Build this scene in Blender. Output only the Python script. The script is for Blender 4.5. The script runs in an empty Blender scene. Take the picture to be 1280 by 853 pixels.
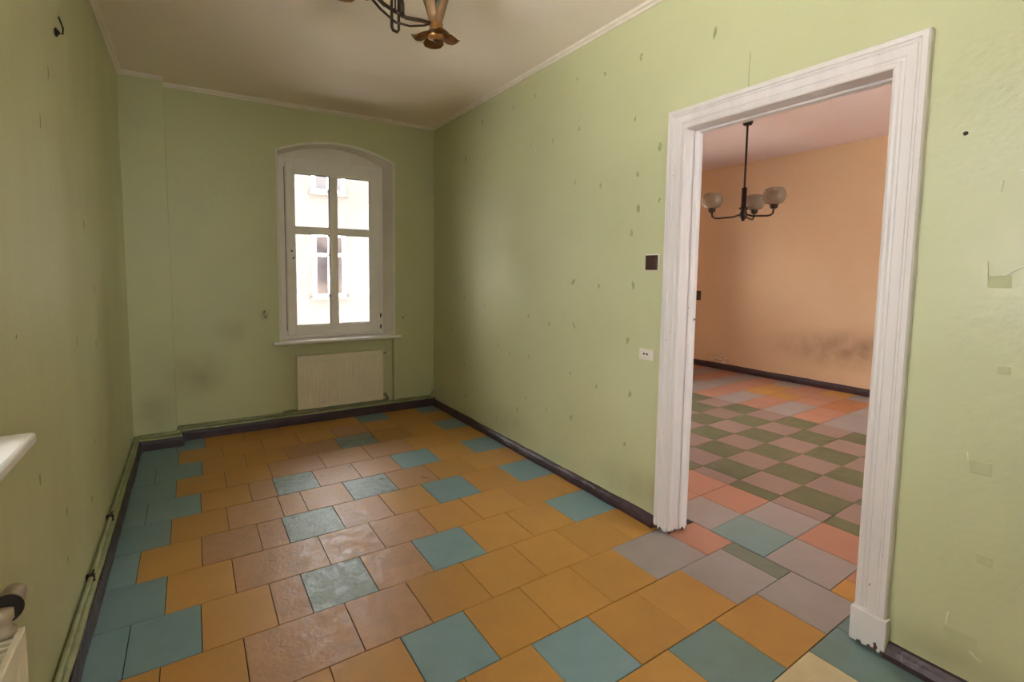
import bpy, bmesh, math, random
from mathutils import Vector, Matrix
random.seed(7)
C = bpy.context.scene.collection
scene = bpy.context.scene
PI = math.pi

# ------------------------------------------------------------------ camera
F_PX, YAW, PITCH, ROLL, EYE = 611.29, 0.519, -0.0788, 0.0073, 1.5
PPX, PPY = -52.06, -38.54                    # principal point offset from the frame centre
cd = bpy.data.cameras.new('camera')
cam = bpy.data.objects.new('camera', cd); C.objects.link(cam)
cd.sensor_fit = 'HORIZONTAL'; cd.sensor_width = 36.0
cd.lens = F_PX / 1280 * 36.0
cd.shift_x = -PPX / 1280; cd.shift_y = PPY / 1280
cd.clip_start = 0.02
fw = Vector((math.sin(YAW)*math.cos(PITCH), math.cos(YAW)*math.cos(PITCH), math.sin(PITCH)))
r0 = Vector((math.cos(YAW), -math.sin(YAW), 0)); u0 = r0.cross(fw)
rt = math.cos(ROLL)*r0 + math.sin(ROLL)*u0; up = -math.sin(ROLL)*r0 + math.cos(ROLL)*u0
M = Matrix((rt, up, -fw)).transposed().to_4x4(); M.translation = (0, 0, EYE)
cam.matrix_world = M
scene.camera = cam

# ------------------------------------------------------------------ sky, exposure
world = bpy.data.worlds.new('overcast'); scene.world = world; world.use_nodes = True
bg = world.node_tree.nodes['Background']
bg.inputs[0].default_value = (1.0, 0.985, 0.975, 1); bg.inputs[1].default_value = 1.0
scene.view_settings.view_transform = 'Standard'; scene.view_settings.look = 'None'
scene.view_settings.exposure = 3.85; scene.view_settings.gamma = 1.0
scene.view_settings.use_curve_mapping = False
scene.cycles.max_bounces = 16; scene.cycles.diffuse_bounces = 10; scene.cycles.transparent_max_bounces = 12
scene.cycles.caustics_reflective = False; scene.cycles.caustics_refractive = False

sl = bpy.data.lights.new('sun', 'SUN'); sl.energy = 7.5; sl.angle = math.radians(14); sl.color = (1, .97, .94)   # high hazy sun added so courtyard bounce lights the ceiling
sun = bpy.data.objects.new('sun', sl); C.objects.link(sun); sun.rotation_euler = (math.radians(-3), math.radians(-11), 0)
def portal(name, loc, rot, sx, sy):          # a sampling aid in a window opening: gives off no light itself
    ld = bpy.data.lights.new(name, 'AREA'); ld.shape = 'RECTANGLE'; ld.size = sx; ld.size_y = sy
    ld.cycles.is_portal = True
    o = bpy.data.objects.new(name, ld); C.objects.link(o); o.location = loc; o.rotation_euler = rot
portal('window_portal', (1.305, 5.30, 1.72), (-PI/2, 0, 0), 1.1, 1.85)
portal('window_portal', (-0.80, 1.05, 1.92), (0, -PI/2, 0), 1.75, 1.0)
portal('window_portal', (.2, -1.45, 1.70), (PI/2, 0, 0), .6, 1.6)
portal('window_portal', (4.9, 5.45, 1.85), (-PI/2, 0, 0), 3.4, 2.1)
portal('window_portal', (4.6, -1.45, 1.75), (PI/2, 0, 0), 1.6, 1.9)

# ------------------------------------------------------------------ measures
XL, XR, XR2, XF = -0.451, 2.344, 2.480, 7.20   # left wall, right wall (two faces), far wall of the next room
D, D2, YN = 4.93, 5.20, -1.3                  # window wall, its face in the next room, wall behind the camera
YP, XP = 4.79, -0.147                         # the pier in the left corner
H, H2 = 3.045, 3.14
XFL = 2.595                                   # where the two tile floors meet
DY0, DY1, DZ = 0.86, 1.80, 2.29               # doorway

# ------------------------------------------------------------------ materials
def lin(c):
    return tuple(((v/255)/12.92 if v/255 <= .04045 else ((v/255+.055)/1.055)**2.4) for v in c) + (1,)
def mat(name, col, rough=.5, metal=0, vary=.08, scale=6, bump=.0, bscale=60, col2=None, stain=.35, spec=.5, stretch=(1,1,1), rvar=.0, coord='Object'):
    m = bpy.data.materials.new(name); m.use_nodes = True
    nt = m.node_tree; N = nt.nodes; L = nt.links; b = N['Principled BSDF']
    b.inputs['Roughness'].default_value = rough; b.inputs['Metallic'].default_value = metal
    b.inputs['Specular IOR Level'].default_value = spec
    tc = N.new('ShaderNodeTexCoord'); mp = N.new('ShaderNodeMapping'); L.new(tc.outputs[coord], mp.inputs[0])
    mp.inputs['Scale'].default_value = stretch
    oi = N.new('ShaderNodeObjectInfo')
    ad = N.new('ShaderNodeVectorMath'); ad.operation = 'MULTIPLY_ADD'
    cb = N.new('ShaderNodeCombineXYZ')
    for k in range(3): L.new(oi.outputs['Random'], cb.inputs[k])
    L.new(cb.outputs[0], ad.inputs[0]); ad.inputs[1].default_value = (37, 53, 71); L.new(mp.outputs[0], ad.inputs[2])
    n1 = N.new('ShaderNodeTexNoise'); n1.inputs['Scale'].default_value = scale; n1.inputs['Detail'].default_value = 6; n1.inputs['Roughness'].default_value = .62
    L.new(ad.outputs[0], n1.inputs['Vector'])
    rp = N.new('ShaderNodeValToRGB'); rp.color_ramp.elements[0].position = .5 - stain/2; rp.color_ramp.elements[1].position = .5 + stain/2
    L.new(n1.outputs['Fac'], rp.inputs[0])
    mx = N.new('ShaderNodeMix'); mx.data_type = 'RGBA'
    c = lin(col); c2 = lin(col2) if col2 else tuple(x*(1-3*vary) for x in c[:3]) + (1,)
    mx.inputs[6].default_value = c2; mx.inputs[7].default_value = c
    L.new(rp.outputs[0], mx.inputs[0])
    hs = N.new('ShaderNodeHueSaturation')
    mr = N.new('ShaderNodeMapRange'); mr.inputs[3].default_value = 1-vary; mr.inputs[4].default_value = 1+vary
    L.new(oi.outputs['Random'], mr.inputs[0]); L.new(mr.outputs[0], hs.inputs['Value'])
    L.new(mx.outputs[2], hs.inputs['Color']); L.new(hs.outputs[0], b.inputs['Base Color'])
    if rvar:
        r2 = N.new('ShaderNodeMapRange'); r2.inputs[3].default_value = max(.03, rough-rvar); r2.inputs[4].default_value = rough+rvar
        L.new(n1.outputs['Fac'], r2.inputs[0]); r2.inputs[1].default_value = .3; r2.inputs[2].default_value = .7
        L.new(r2.outputs[0], b.inputs['Roughness'])
    if bump:
        n2 = N.new('ShaderNodeTexNoise'); n2.inputs['Scale'].default_value = bscale; n2.inputs['Detail'].default_value = 4
        L.new(ad.outputs[0], n2.inputs['Vector'])
        bp = N.new('ShaderNodeBump'); bp.inputs['Strength'].default_value = bump; bp.inputs['Distance'].default_value = .01
        L.new(n2.outputs['Fac'], bp.inputs['Height']); L.new(bp.outputs[0], b.inputs['Normal'])
    m['nodes_ref'] = ''
    return m
def add_stains_shade(m, spots, col):
    """soft stains, and shade painted on the apricot wall, at fixed places (object space = world space for walls)"""
    nt = m.node_tree; N = nt.nodes; L = nt.links; b = N['Principled BSDF']
    src = b.inputs['Base Color'].links[0].from_socket
    tc = N.new('ShaderNodeTexCoord')
    nz = N.new('ShaderNodeTexNoise'); nz.inputs['Scale'].default_value = 6; nz.inputs['Detail'].default_value = 6
    L.new(tc.outputs['Object'], nz.inputs['Vector'])
    for (x, y, z, sx, sy, sz, amt) in spots:
        mp = N.new('ShaderNodeMapping'); mp.vector_type = 'TEXTURE'
        mp.inputs['Location'].default_value = (x, y, z); mp.inputs['Scale'].default_value = (sx, sy, sz)
        L.new(tc.outputs['Object'], mp.inputs[0])
        ln = N.new('ShaderNodeVectorMath'); ln.operation = 'LENGTH'; L.new(mp.outputs[0], ln.inputs[0])
        mr = N.new('ShaderNodeMapRange'); mr.interpolation_type = 'SMOOTHSTEP'
        mr.inputs[1].default_value = 0; mr.inputs[2].default_value = 1; mr.inputs[3].default_value = 1; mr.inputs[4].default_value = 0
        L.new(ln.outputs['Value'], mr.inputs[0])
        mu = N.new('ShaderNodeMath'); mu.operation = 'MULTIPLY'; L.new(mr.outputs[0], mu.inputs[0])
        m2 = N.new('ShaderNodeMapRange'); m2.inputs[1].default_value = .0; m2.inputs[2].default_value = .85; m2.inputs[3].default_value = 0; m2.inputs[4].default_value = amt
        L.new(nz.outputs['Fac'], m2.inputs[0]); L.new(m2.outputs[0], mu.inputs[1])
        mx = N.new('ShaderNodeMix'); mx.data_type = 'RGBA'; mx.inputs[7].default_value = lin(col)
        L.new(mu.outputs[0], mx.inputs[0]); L.new(src, mx.inputs[6]); src = mx.outputs[2]
    L.new(src, b.inputs['Base Color'])
def add_chips(m, col, z1=.05):
    """paint worn off along the foot of the woodwork"""
    nt = m.node_tree; N = nt.nodes; L = nt.links; b = N['Principled BSDF']
    src = b.inputs['Base Color'].links[0].from_socket
    tc = N.new('ShaderNodeTexCoord'); sp = N.new('ShaderNodeSeparateXYZ'); L.new(tc.outputs['Object'], sp.inputs[0])
    nz = N.new('ShaderNodeTexNoise'); nz.inputs['Scale'].default_value = 45; nz.inputs['Detail'].default_value = 5
    mp = N.new('ShaderNodeMapping'); mp.inputs['Scale'].default_value = (1, 1, .4); L.new(tc.outputs['Object'], mp.inputs[0]); L.new(mp.outputs[0], nz.inputs['Vector'])
    mr = N.new('ShaderNodeMapRange'); mr.inputs[1].default_value = 0; mr.inputs[2].default_value = z1; mr.inputs[3].default_value = .22; mr.inputs[4].default_value = -.12
    L.new(sp.outputs['Z'], mr.inputs[0])
    ad = N.new('ShaderNodeMath'); ad.operation = 'ADD'; L.new(nz.outputs['Fac'], ad.inputs[0]); L.new(mr.outputs[0], ad.inputs[1])
    gt = N.new('ShaderNodeMapRange'); gt.inputs[1].default_value = .60; gt.inputs[2].default_value = .63; L.new(ad.outputs[0], gt.inputs[0])
    mx = N.new('ShaderNodeMix'); mx.data_type = 'RGBA'; mx.inputs[7].default_value = lin(col)
    L.new(gt.outputs[0], mx.inputs[0]); L.new(src, mx.inputs[6]); L.new(mx.outputs[2], b.inputs['Base Color'])

GREEN = (198, 201, 162)
m_green = mat('green_paint', GREEN, .42, vary=.0, scale=1.6, col2=(190, 193, 153), stain=.5, bump=.22, bscale=28, rvar=.1)
m_greenL = mat('green_paint_left', GREEN, .45, vary=.0, scale=3, col2=(187, 188, 147), stain=.5, bump=.2, bscale=24, stretch=(1, 1, .3))
m_orange = mat('apricot_paint', (226, 196, 160), .6, vary=0, scale=1.5, col2=(220, 188, 150), stain=.5, bump=.1, bscale=40)
m_ceil = mat('ceiling_paint', (240, 228, 221), .8, vary=0, scale=1.2, col2=(234, 221, 213), stain=.5, bump=.12, bscale=35)
m_ceil2 = mat('ceiling_paint_rose', (228, 208, 206), .8, vary=0, scale=2, col2=(222, 200, 197), stain=.5, bump=.1, bscale=30)
m_cornice = mat('cornice_paint', (232, 222, 214), .6, vary=0, scale=12, col2=(222, 211, 201), bump=.2)
m_white = mat('white_gloss_paint', (238, 235, 236), .35, vary=.0, scale=8, col2=(230, 226, 226), bump=.12, bscale=18, stretch=(1, 1, .25))
m_doorw = mat('worn_white_paint', (224, 219, 220), .4, vary=.0, scale=10, col2=(213, 206, 206), bump=.25, bscale=22, stretch=(1, 1, .15))
m_winw = mat('window_white', (236, 233, 232), .3, vary=0, scale=6, col2=(230, 226, 224))
m_reveal = mat('reveal_plaster', (232, 228, 222), .6, vary=0, scale=6, col2=(224, 218, 210), bump=.1)
m_base = mat('baseboard_brown', (70, 49, 54), .4, vary=0, scale=9, col2=(50, 34, 38), stain=.4, bump=.5, bscale=30)
m_batten = mat('batten_green', (168, 172, 128), .5, vary=0, scale=9, col2=(140, 142, 102), bump=.3, bscale=30)
m_amber = mat('tile_amber', (186, 138, 70), .42, vary=.07, scale=7, col2=(172, 123, 60), stain=.5, bump=.05, bscale=40, rvar=.10)
m_amberw = mat('tile_amber_worn_sheen', (180, 136, 95), .40, vary=.06, scale=16, col2=(160, 116, 80), stain=.4, bump=.16, bscale=55, rvar=.14)  # worn amber; the pinkish window sheen is also painted into this tint
m_teal = mat('tile_teal', (126, 153, 160), .44, vary=.07, scale=8, col2=(112, 139, 146), stain=.5, bump=.05, bscale=40, rvar=.10)
m_tealw = mat('tile_teal_worn', (144, 158, 157), .40, vary=.06, scale=20, col2=(102, 115, 112), stain=.32, bump=.2, bscale=60, rvar=.16)
m_tealg = mat('tile_teal_green', (116, 140, 138), .40, vary=.05, scale=8, col2=(106, 129, 126), bump=.05, rvar=.08)
m_sub = mat('floor_screed', (52, 42, 36), .9)
m_gray = mat('tile_lilac_grey', (154, 144, 140), .40, vary=.05, scale=8, col2=(142, 132, 128), stain=.5, bump=.04, rvar=.08)
m_olive = mat('tile_olive', (98, 102, 72), .40, vary=.06, scale=8, col2=(88, 92, 64), stain=.5, rvar=.08)
m_pink = mat('tile_dusty_pink', (144, 119, 111), .40, vary=.06, scale=8, col2=(132, 108, 100), stain=.5, rvar=.08)
m_salmon = mat('tile_salmon', (174, 124, 102), .40, vary=.05, scale=8, col2=(162, 112, 91), stain=.5, rvar=.08)
m_rust = mat('tile_rust', (170, 108, 68), .42, vary=.05, scale=8)
m_cream = mat('tile_cream', (206, 188, 150), .42, vary=.03, scale=9, col2=(192, 172, 136))
m_sage = mat('tile_sage', (112, 118, 100), .42, vary=.03, scale=9, col2=(102, 108, 92))
m_rad = mat('radiator_enamel', (230, 222, 202), .4, vary=0, scale=5, col2=(222, 213, 192))
m_valve = mat('valve_cream', (178, 164, 142), .4, vary=0, scale=20, col2=(150, 134, 114))
m_dark = mat('dark_cavity', (30, 24, 22), .8)
m_brown = mat('switch_brown', (66, 44, 38), .35, vary=0)
m_plast = mat('socket_plastic', (222, 214, 206), .35, vary=0)
m_brass = mat('tarnished_brass', (176, 128, 76), .38, metal=.75, vary=.05, scale=20, col2=(132, 92, 52))
m_bronze = mat('dark_bronze', (62, 46, 38), .4, metal=.6, vary=0, scale=20)
m_petal = mat('gilt_petal', (190, 156, 118), .5, metal=.3, vary=.04, scale=14, col2=(168, 132, 94))
m_chip = mat('torn_paint', (180, 187, 138), .7, vary=.12, scale=40)
m_chipL = mat('scuff_paint', (158, 154, 104), .7, vary=.1, scale=40)
m_patch = mat('patched_paper', (188, 192, 150), .6, vary=.02, scale=10)
m_paper = mat('lifted_paper_edge', (226, 226, 204), .7, vary=0)
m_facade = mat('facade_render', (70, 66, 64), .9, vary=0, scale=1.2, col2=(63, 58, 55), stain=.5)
m_ground = mat('bounce_paving', (218, 214, 206), .9, vary=0, scale=2)  # unseen ground, made near white to bounce light up to the ceilings
m_chrome = mat('chrome', (190, 188, 184), .25, metal=.9, vary=0)
add_chips(m_doorw, (84, 58, 48))
add_stains_shade(m_green, [(.02, 4.93, .57, .35, .6, .30, .55), (.32, 4.93, .95, .2, .6, .18, .3), (-.3, 4.76, .30, .22, .5, .26, .45),
                     (2.344, 2.0, .18, .5, .55, .2, .4), (2.344, 3.45, .2, .5, .6, .22, .3), (2.344, .62, .12, .4, .4, .12, .35), (.592, 4.93, 1.08, .06, .3, .08, .6)], (96, 78, 48))
add_stains_shade(m_orange, [(7.2, 3.2, .52, .6, .95, .34, .75), (7.2, 2.7, .58, .6, .7, .4, .6), (7.2, 4.7, .12, .4, .3, .18, .4)], (112, 84, 60))  # first two paint the shadow low on the far wall, last a stain

def glassy(name, tint=(1, 1, 1), rough=.02, fres=.06):
    m = bpy.data.materials.new(name); m.use_nodes = True; nt = m.node_tree; N = nt.nodes; L = nt.links
    N.remove(N['Principled BSDF']); out = N['Material Output']
    t = N.new('ShaderNodeBsdfTransparent'); t.inputs[0].default_value = tint + (1,)
    g = N.new('ShaderNodeBsdfGlossy'); g.inputs['Roughness'].default_value = rough
    fr = N.new('ShaderNodeFresnel'); fr.inputs[0].default_value = 1.35
    mx = N.new('ShaderNodeMixShader'); L.new(fr.outputs[0], mx.inputs[0]); L.new(t.outputs[0], mx.inputs[1]); L.new(g.outputs[0], mx.inputs[2])
    L.new(mx.outputs[0], out.inputs[0]); return m
m_glass = glassy('window_glass', (.97, .98, .98))
m_paneext = mat('far_pane', (34, 31, 33), .12, vary=.1, scale=3, col2=(52, 47, 49), stain=.3)
def smoky(name, col, op):
    m = bpy.data.materials.new(name); m.use_nodes = True; nt = m.node_tree; N = nt.nodes; L = nt.links
    b = N['Principled BSDF']; b.inputs['Base Color'].default_value = lin(col); b.inputs['Roughness'].default_value = .2
    nz = N.new('ShaderNodeTexNoise'); nz.inputs['Scale'].default_value = 25; nz.inputs['Detail'].default_value = 3
    r = N.new('ShaderNodeMapRange'); r.inputs[3].default_value = op-.12; r.inputs[4].default_value = op+.12; L.new(nz.outputs['Fac'], r.inputs[0])
    L.new(r.outputs[0], b.inputs['Alpha']); return m
m_smoke = smoky('smoked_glass', (168, 152, 130), .72)
m_greenglass = smoky('green_glass', (36, 74, 58), .85)

# ------------------------------------------------------------------ mesh helpers
def obj(name, bm, m, parent=None, smooth=False, loc=None):
    me = bpy.data.meshes.new(name)
    bmesh.ops.recalc_face_normals(bm, faces=bm.faces[:])
    if smooth:
        for f in bm.faces: f.smooth = True
    bm.to_mesh(me); bm.free()
    for mm in (m if isinstance(m, (list, tuple)) else [m]): me.materials.append(mm)
    o = bpy.data.objects.new(name, me); C.objects.link(o)
    if parent is not None: o.parent = parent
    if loc is not None: o.location = loc
    return o
def empty(name, loc=(0, 0, 0), rz=0):
    o = bpy.data.objects.new(name, None); C.objects.link(o); o.location = loc; o.rotation_euler = (0, 0, rz); o.empty_display_size = .1
    return o
def tag(o, label, cat, kind=None, group=None):
    o['label'] = label; o['category'] = cat
    if kind: o['kind'] = kind
    if group: o['group'] = group
    return o
def box(bm, x0, x1, y0, y1, z0, z1, bev=0):
    vs = [bm.verts.new(p) for p in ((x0,y0,z0),(x1,y0,z0),(x1,y1,z0),(x0,y1,z0),(x0,y0,z1),(x1,y0,z1),(x1,y1,z1),(x0,y1,z1))]
    fs = [bm.faces.new([vs[i] for i in q]) for q in ((3,2,1,0),(4,5,6,7),(0,1,5,4),(1,2,6,5),(2,3,7,6),(3,0,4,7))]
    if bev:
        es = {e for f in fs for e in f.edges}
        bmesh.ops.bevel(bm, geom=list(es), offset=bev, segments=2, affect='EDGES', profile=.5)
    return vs
def boxm(*a, bev=0):
    bm = bmesh.new(); box(bm, *a, bev=bev); return bm
def frame_of(d):
    d = d.normalized(); a = Vector((0, 0, 1)) if abs(d.z) < .9 else Vector((1, 0, 0))
    u = d.cross(a).normalized(); return u, d.cross(u).normalized()
def tube(bm, pts, r, n=10, caps=True):
    pts = [Vector(p) for p in pts]; rings = []
    rs = r if isinstance(r, (list, tuple)) else [r]*len(pts)
    u = None
    for i, p in enumerate(pts):
        d = (pts[min(i+1, len(pts)-1)] - pts[max(i-1, 0)]).normalized()
        if u is None: u, w = frame_of(d)
        else:
            u = (u - d*u.dot(d)).normalized(); w = d.cross(u).normalized()
        rings.append([bm.verts.new(p + (u*math.cos(2*PI*k/n) + w*math.sin(2*PI*k/n))*rs[i]) for k in range(n)])
    for a, b in zip(rings, rings[1:]):
        for k in range(n): bm.faces.new((a[k], a[(k+1) % n], b[(k+1) % n], b[k]))
    if caps: bm.faces.new(rings[0][::-1]); bm.faces.new(rings[-1])
def lathe(bm, prof, c=(0, 0, 0), n=24, axis='Z', cap0=True, cap1=True):
    c = Vector(c); rings = []
    for r, h in prof:
        ring = []
        for k in range(n):
            a = 2*PI*k/n; x, y = r*math.cos(a), r*math.sin(a)
            v = Vector((x, y, h)) if axis == 'Z' else (Vector((x, h, y)) if axis == 'Y' else Vector((h, x, y)))
            ring.append(bm.verts.new(c + v))
        rings.append(ring)
    for a, b in zip(rings, rings[1:]):
        for k in range(n): bm.faces.new((a[k], a[(k+1) % n], b[(k+1) % n], b[k]))
    if cap0: bm.faces.new(rings[0][::-1])
    if cap1: bm.faces.new(rings[-1])
def sweep(bm, path, prof, closed=False):
    """path: list of (origin, out, up) ; prof: (out, up) pairs, closed ring"""
    rings = [[bm.verts.new(Vector(o) + Vector(a)*p + Vector(b)*q) for p, q in prof] for o, a, b in path]
    n = len(prof)
    for A, B in zip(rings, rings[1:]):
        for k in range(n): bm.faces.new((A[k], A[(k+1) % n], B[(k+1) % n], B[k]))
    bm.faces.new(rings[0]); bm.faces.new(rings[-1][::-1])

# ------------------------------------------------------------------ walls
W = []
bm = bmesh.new()
for y0, y1, z0, z1 in ((YN, .55, 0, H2), (1.55, D2+.25, 0, H2), (.55, 1.55, 0, 1.05), (.55, 1.55, 2.8, H2)):
    box(bm, XL-.42, XL, y0, y1, z0-.05, z1+.05)
wall_left = tag(obj('wall_left', bm, m_greenL), 'green painted wall along the left side with a deep window and sill', 'wall', 'structure')
# right wall: green on this side, apricot in the next room
bm = bmesh.new()
for y0, y1, z0, z1 in ((YN, DY0, -.05, H2+.05), (DY1, D2+.25, -.05, H2+.05), (DY0, DY1, DZ, H2+.05)):
    box(bm, XR, XR2, y0, y1, z0, z1)
bmesh.ops.recalc_face_normals(bm, faces=bm.faces[:])
for f in bm.faces:
    if f.normal.x > .5: f.material_index = 1
wall_right = tag(obj('wall_right', bm, [m_green, m_orange]), 'light green wall with the doorway, dotted with torn paint flecks', 'wall', 'structure')
# window wall with segmental arch and radiator niche
AX0, AX1, AZ, ACR = .735, 1.875, 2.612, 2.735
ac = (AX0+AX1)/2; sag = ACR-AZ; half = (AX1-AX0)/2; AR = (half*half+sag*sag)/(2*sag)
def arch(x): return ACR - AR + math.sqrt(max(AR*AR-(x-ac)**2, 0))
YO = D+.45
bm = bmesh.new()
box(bm, XL, XP, YP, YO, -.05, H+.05)
box(bm, XP, AX0, D, YO, -.05, H+.05)
box(bm, AX1, XR, D, YO, -.05, H+.05)
NA = 20
for i in range(NA):
    x0 = AX0+(AX1-AX0)*i/NA; x1 = AX0+(AX1-AX0)*(i+1)/NA
    vs = box(bm, x0, x1, D, YO, 2.5, H+.05)
    for k in (0, 3): vs[k].co.z = arch(x0)
    for k in (1, 2): vs[k].co.z = arch(x1)
box(bm, AX0, AX1, D+.06, YO, -.05, .80)
wall_back = tag(obj('wall_back', bm, m_green), 'green end wall with arched window and radiator niche', 'wall', 'structure')
bm = bmesh.new()
for x0, x1, z0, z1 in ((XL-.42, -.1, 0, H2), (.5, XR2, 0, H2), (-.1, .5, 0, .9), (-.1, .5, 2.5, H2)): box(bm, x0, x1, YN-.25, YN, z0-.05, z1+.05)
tag(obj('wall_near', bm, m_green), 'green wall behind the camera', 'wall', 'structure')
# next room
wall_far = tag(obj('wall_far', boxm(XF, XF+.25, YN-.25, D2+.45, -.05, H2+.05), m_orange), 'apricot wall of the next room seen through the doorway', 'wall', 'structure')
bm = bmesh.new()
for x0, x1, z0, z1 in ((XR2, 3.2, 0, H2), (6.6, XF, 0, H2), (3.2, 6.6, 0, .8), (3.2, 6.6, 2.9, H2)): box(bm, x0, x1, D2, D2+.45, z0-.05, z1+.05)
tag(obj('wall_facade', bm, m_orange), 'apricot window wall of the next room', 'wall', 'structure')
bm = bmesh.new()
for x0, x1, z0, z1 in ((XR2, 3.8, 0, H2), (5.4, XF, 0, H2), (3.8, 5.4, 0, .8), (3.8, 5.4, 2.7, H2)): box(bm, x0, x1, YN-.25, YN, z0-.05, z1+.05)
tag(obj('wall_side', bm, m_orange), 'apricot near wall of the next room', 'wall', 'structure')
tag(obj('ceiling', boxm(XL-.02, XR, YN-.02, YO, H, H+.2), m_ceil), 'warm white plaster ceiling of the green room', 'ceiling', 'structure')
tag(obj('ceiling', boxm(XR2, XF+.02, YN-.02, D2+.3, H2, H2+.2), m_ceil2), 'rose tinted ceiling of the next room above the globe chandelier', 'ceiling', 'structure')

# wall paper seam above the door, creases in the corners are left to the corner itself
def flake(name, parent, pts, axis, depth, m, z0=.0):
    """an irregular thin flake; pts are 2-D offsets in the wall plane, at its own place"""
    bm = bmesh.new()
    def P(a, b, d):
        return {'x': (-d, a, b), 'X': (d, a, b), 'y': (a, -d, b)}[axis]
    top = [bm.verts.new(P(a*.8, b*.85, depth)) for a, b in pts]; bot = [bm.verts.new(P(a, b, z0)) for a, b in pts]
    n = len(pts); bm.faces.new(top)
    for k in range(n): bm.faces.new((bot[k], bot[(k+1) % n], top[(k+1) % n], top[k]))
    return obj(name, bm, m, parent)
MARKS = [(2.65,2.82),(2.39,2.77),(2.1,2.77),(2.13,2.42),(3.12,2.85),(3.42,2.84),(3.91,2.86),(2.62,2.48),(2.9,2.46),(3.17,2.49),(4.21,2.59),(3.86,2.53),(2.65,2.12),(2.4,2.07),(2.1,2.09),(1.94,2.22),(1.93,1.92),(2.08,1.89),(2.13,1.74),(2.64,1.43),(2.39,1.41),(2.1,1.42),(4.23,1.24),(3.85,1.19),(3.16,1.15),(2.9,1.11),(2.62,1.12),(2.13,1.08),(3.6,.85),(3.42,.81),(3.15,.82),(4.22,.58),(3.87,.51),(2.65,.78),(2.39,.74),(2.1,.75),(4.42,.27),(4.18,.27),(3.18,.48),(2.91,.45),(2.63,.46),(3.61,.19),(3.43,.17),(3.3,.35),(2.13,.42),(4.49,.9),(4.65,1.04),(1.63,2.71)]
def tuft(w, h):
    n = 9; pts = []
    for k in range(n):
        a = 2*PI*k/n; rr = random.uniform(.45, 1.1)
        pts.append((w*rr*math.cos(a), h*rr*math.sin(a)))
    return pts
for y, z in MARKS:
    s = random.uniform(.7, 1.15)
    o = flake('paint_chip', wall_right, tuft(.015*s, .029*s), 'x', .0007, m_chip); o.location = (XR, y, z)
    o.rotation_euler = (random.uniform(-.5, .5), 0, 0)
for y, z, w, h in ((.55, .838, .03, .024), (.561, .202, .045, .03), (.515, 1.185, .016, .014), (.52, .522, .022, .018), (.545, 1.48, .03, .022)):
    o = flake('paper_patch', wall_right, [(-w, -h), (w*.9, -h*1.05), (w, h*.9), (-w*.95, h)], 'x', .001, m_patch); o.location = (XR, y, z)
for y, z, dy, dz in ((.530, 1.50, -.045, .035), (.573, 1.50, .003, .045), (.525, 1.835, -.05, .012), (.556, 1.815, .004, -.04), (.60, .235, -.004, .05), (.535, .178, -.03, -.02), (.58, .855, .003, .03)):
    bm = bmesh.new(); tube(bm, [(0, 0, 0), (-.004, dy*.5, dz*.5+.002), (-.001, dy, dz)], .0016, 6)
    o = obj('lifted_edge', bm, m_paper, wall_right); o.location = (XR-.001, y, z)
bm = bmesh.new(); tube(bm, [(0, 0, -.09), (-.0015, .001, 0), (0, -.001, .08)], .0018, 6); o = obj('paper_seam', bm, m_chip, wall_right); o.location = (XR, 1.44, 2.47)
bm = bmesh.new(); lathe(bm, [(.006, 0), (.007, .006), (.001, .009)], (0, 0, 0), 10, 'X'); o = obj('nail_hole', bm, m_dark, wall_right); o.location = (XR-.006, .659, 1.989)
for y, z, h in ((2.332,2.03,.06),(1.898,1.30,.02),(3.079,1.722,.05),(2.387,.549,.04),(2.895,.384,.05),(2.047,.809,.04),(2.354,.37,.03),(3.238,1.101,.05),(3.281,1.398,.05),(2.75,1.18,.06),(2.5,2.25,.07),(3.05,.62,.04)):
    o = flake('scuff_mark', wall_left, tuft(.006, h*.55), 'X', .0012, m_chipL); o.location = (XL, y, z)
for x, z in ((.586, 1.109), (.599, 1.056), (1.98, 1.0)):
    o = flake('paint_chip', wall_back, tuft(.008, .012), 'y', .0015, m_dark); o.location = (x, D, z)
# peeled spot low on the apricot wall
for k in range(6):
    o = flake('paint_chip', wall_far, tuft(random.uniform(.02, .05), random.uniform(.01, .03)), 'x', .0015, m_cornice); o.location = (XF, 4.72+random.uniform(-.16, .16), .16+random.uniform(-.05, .06))

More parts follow.
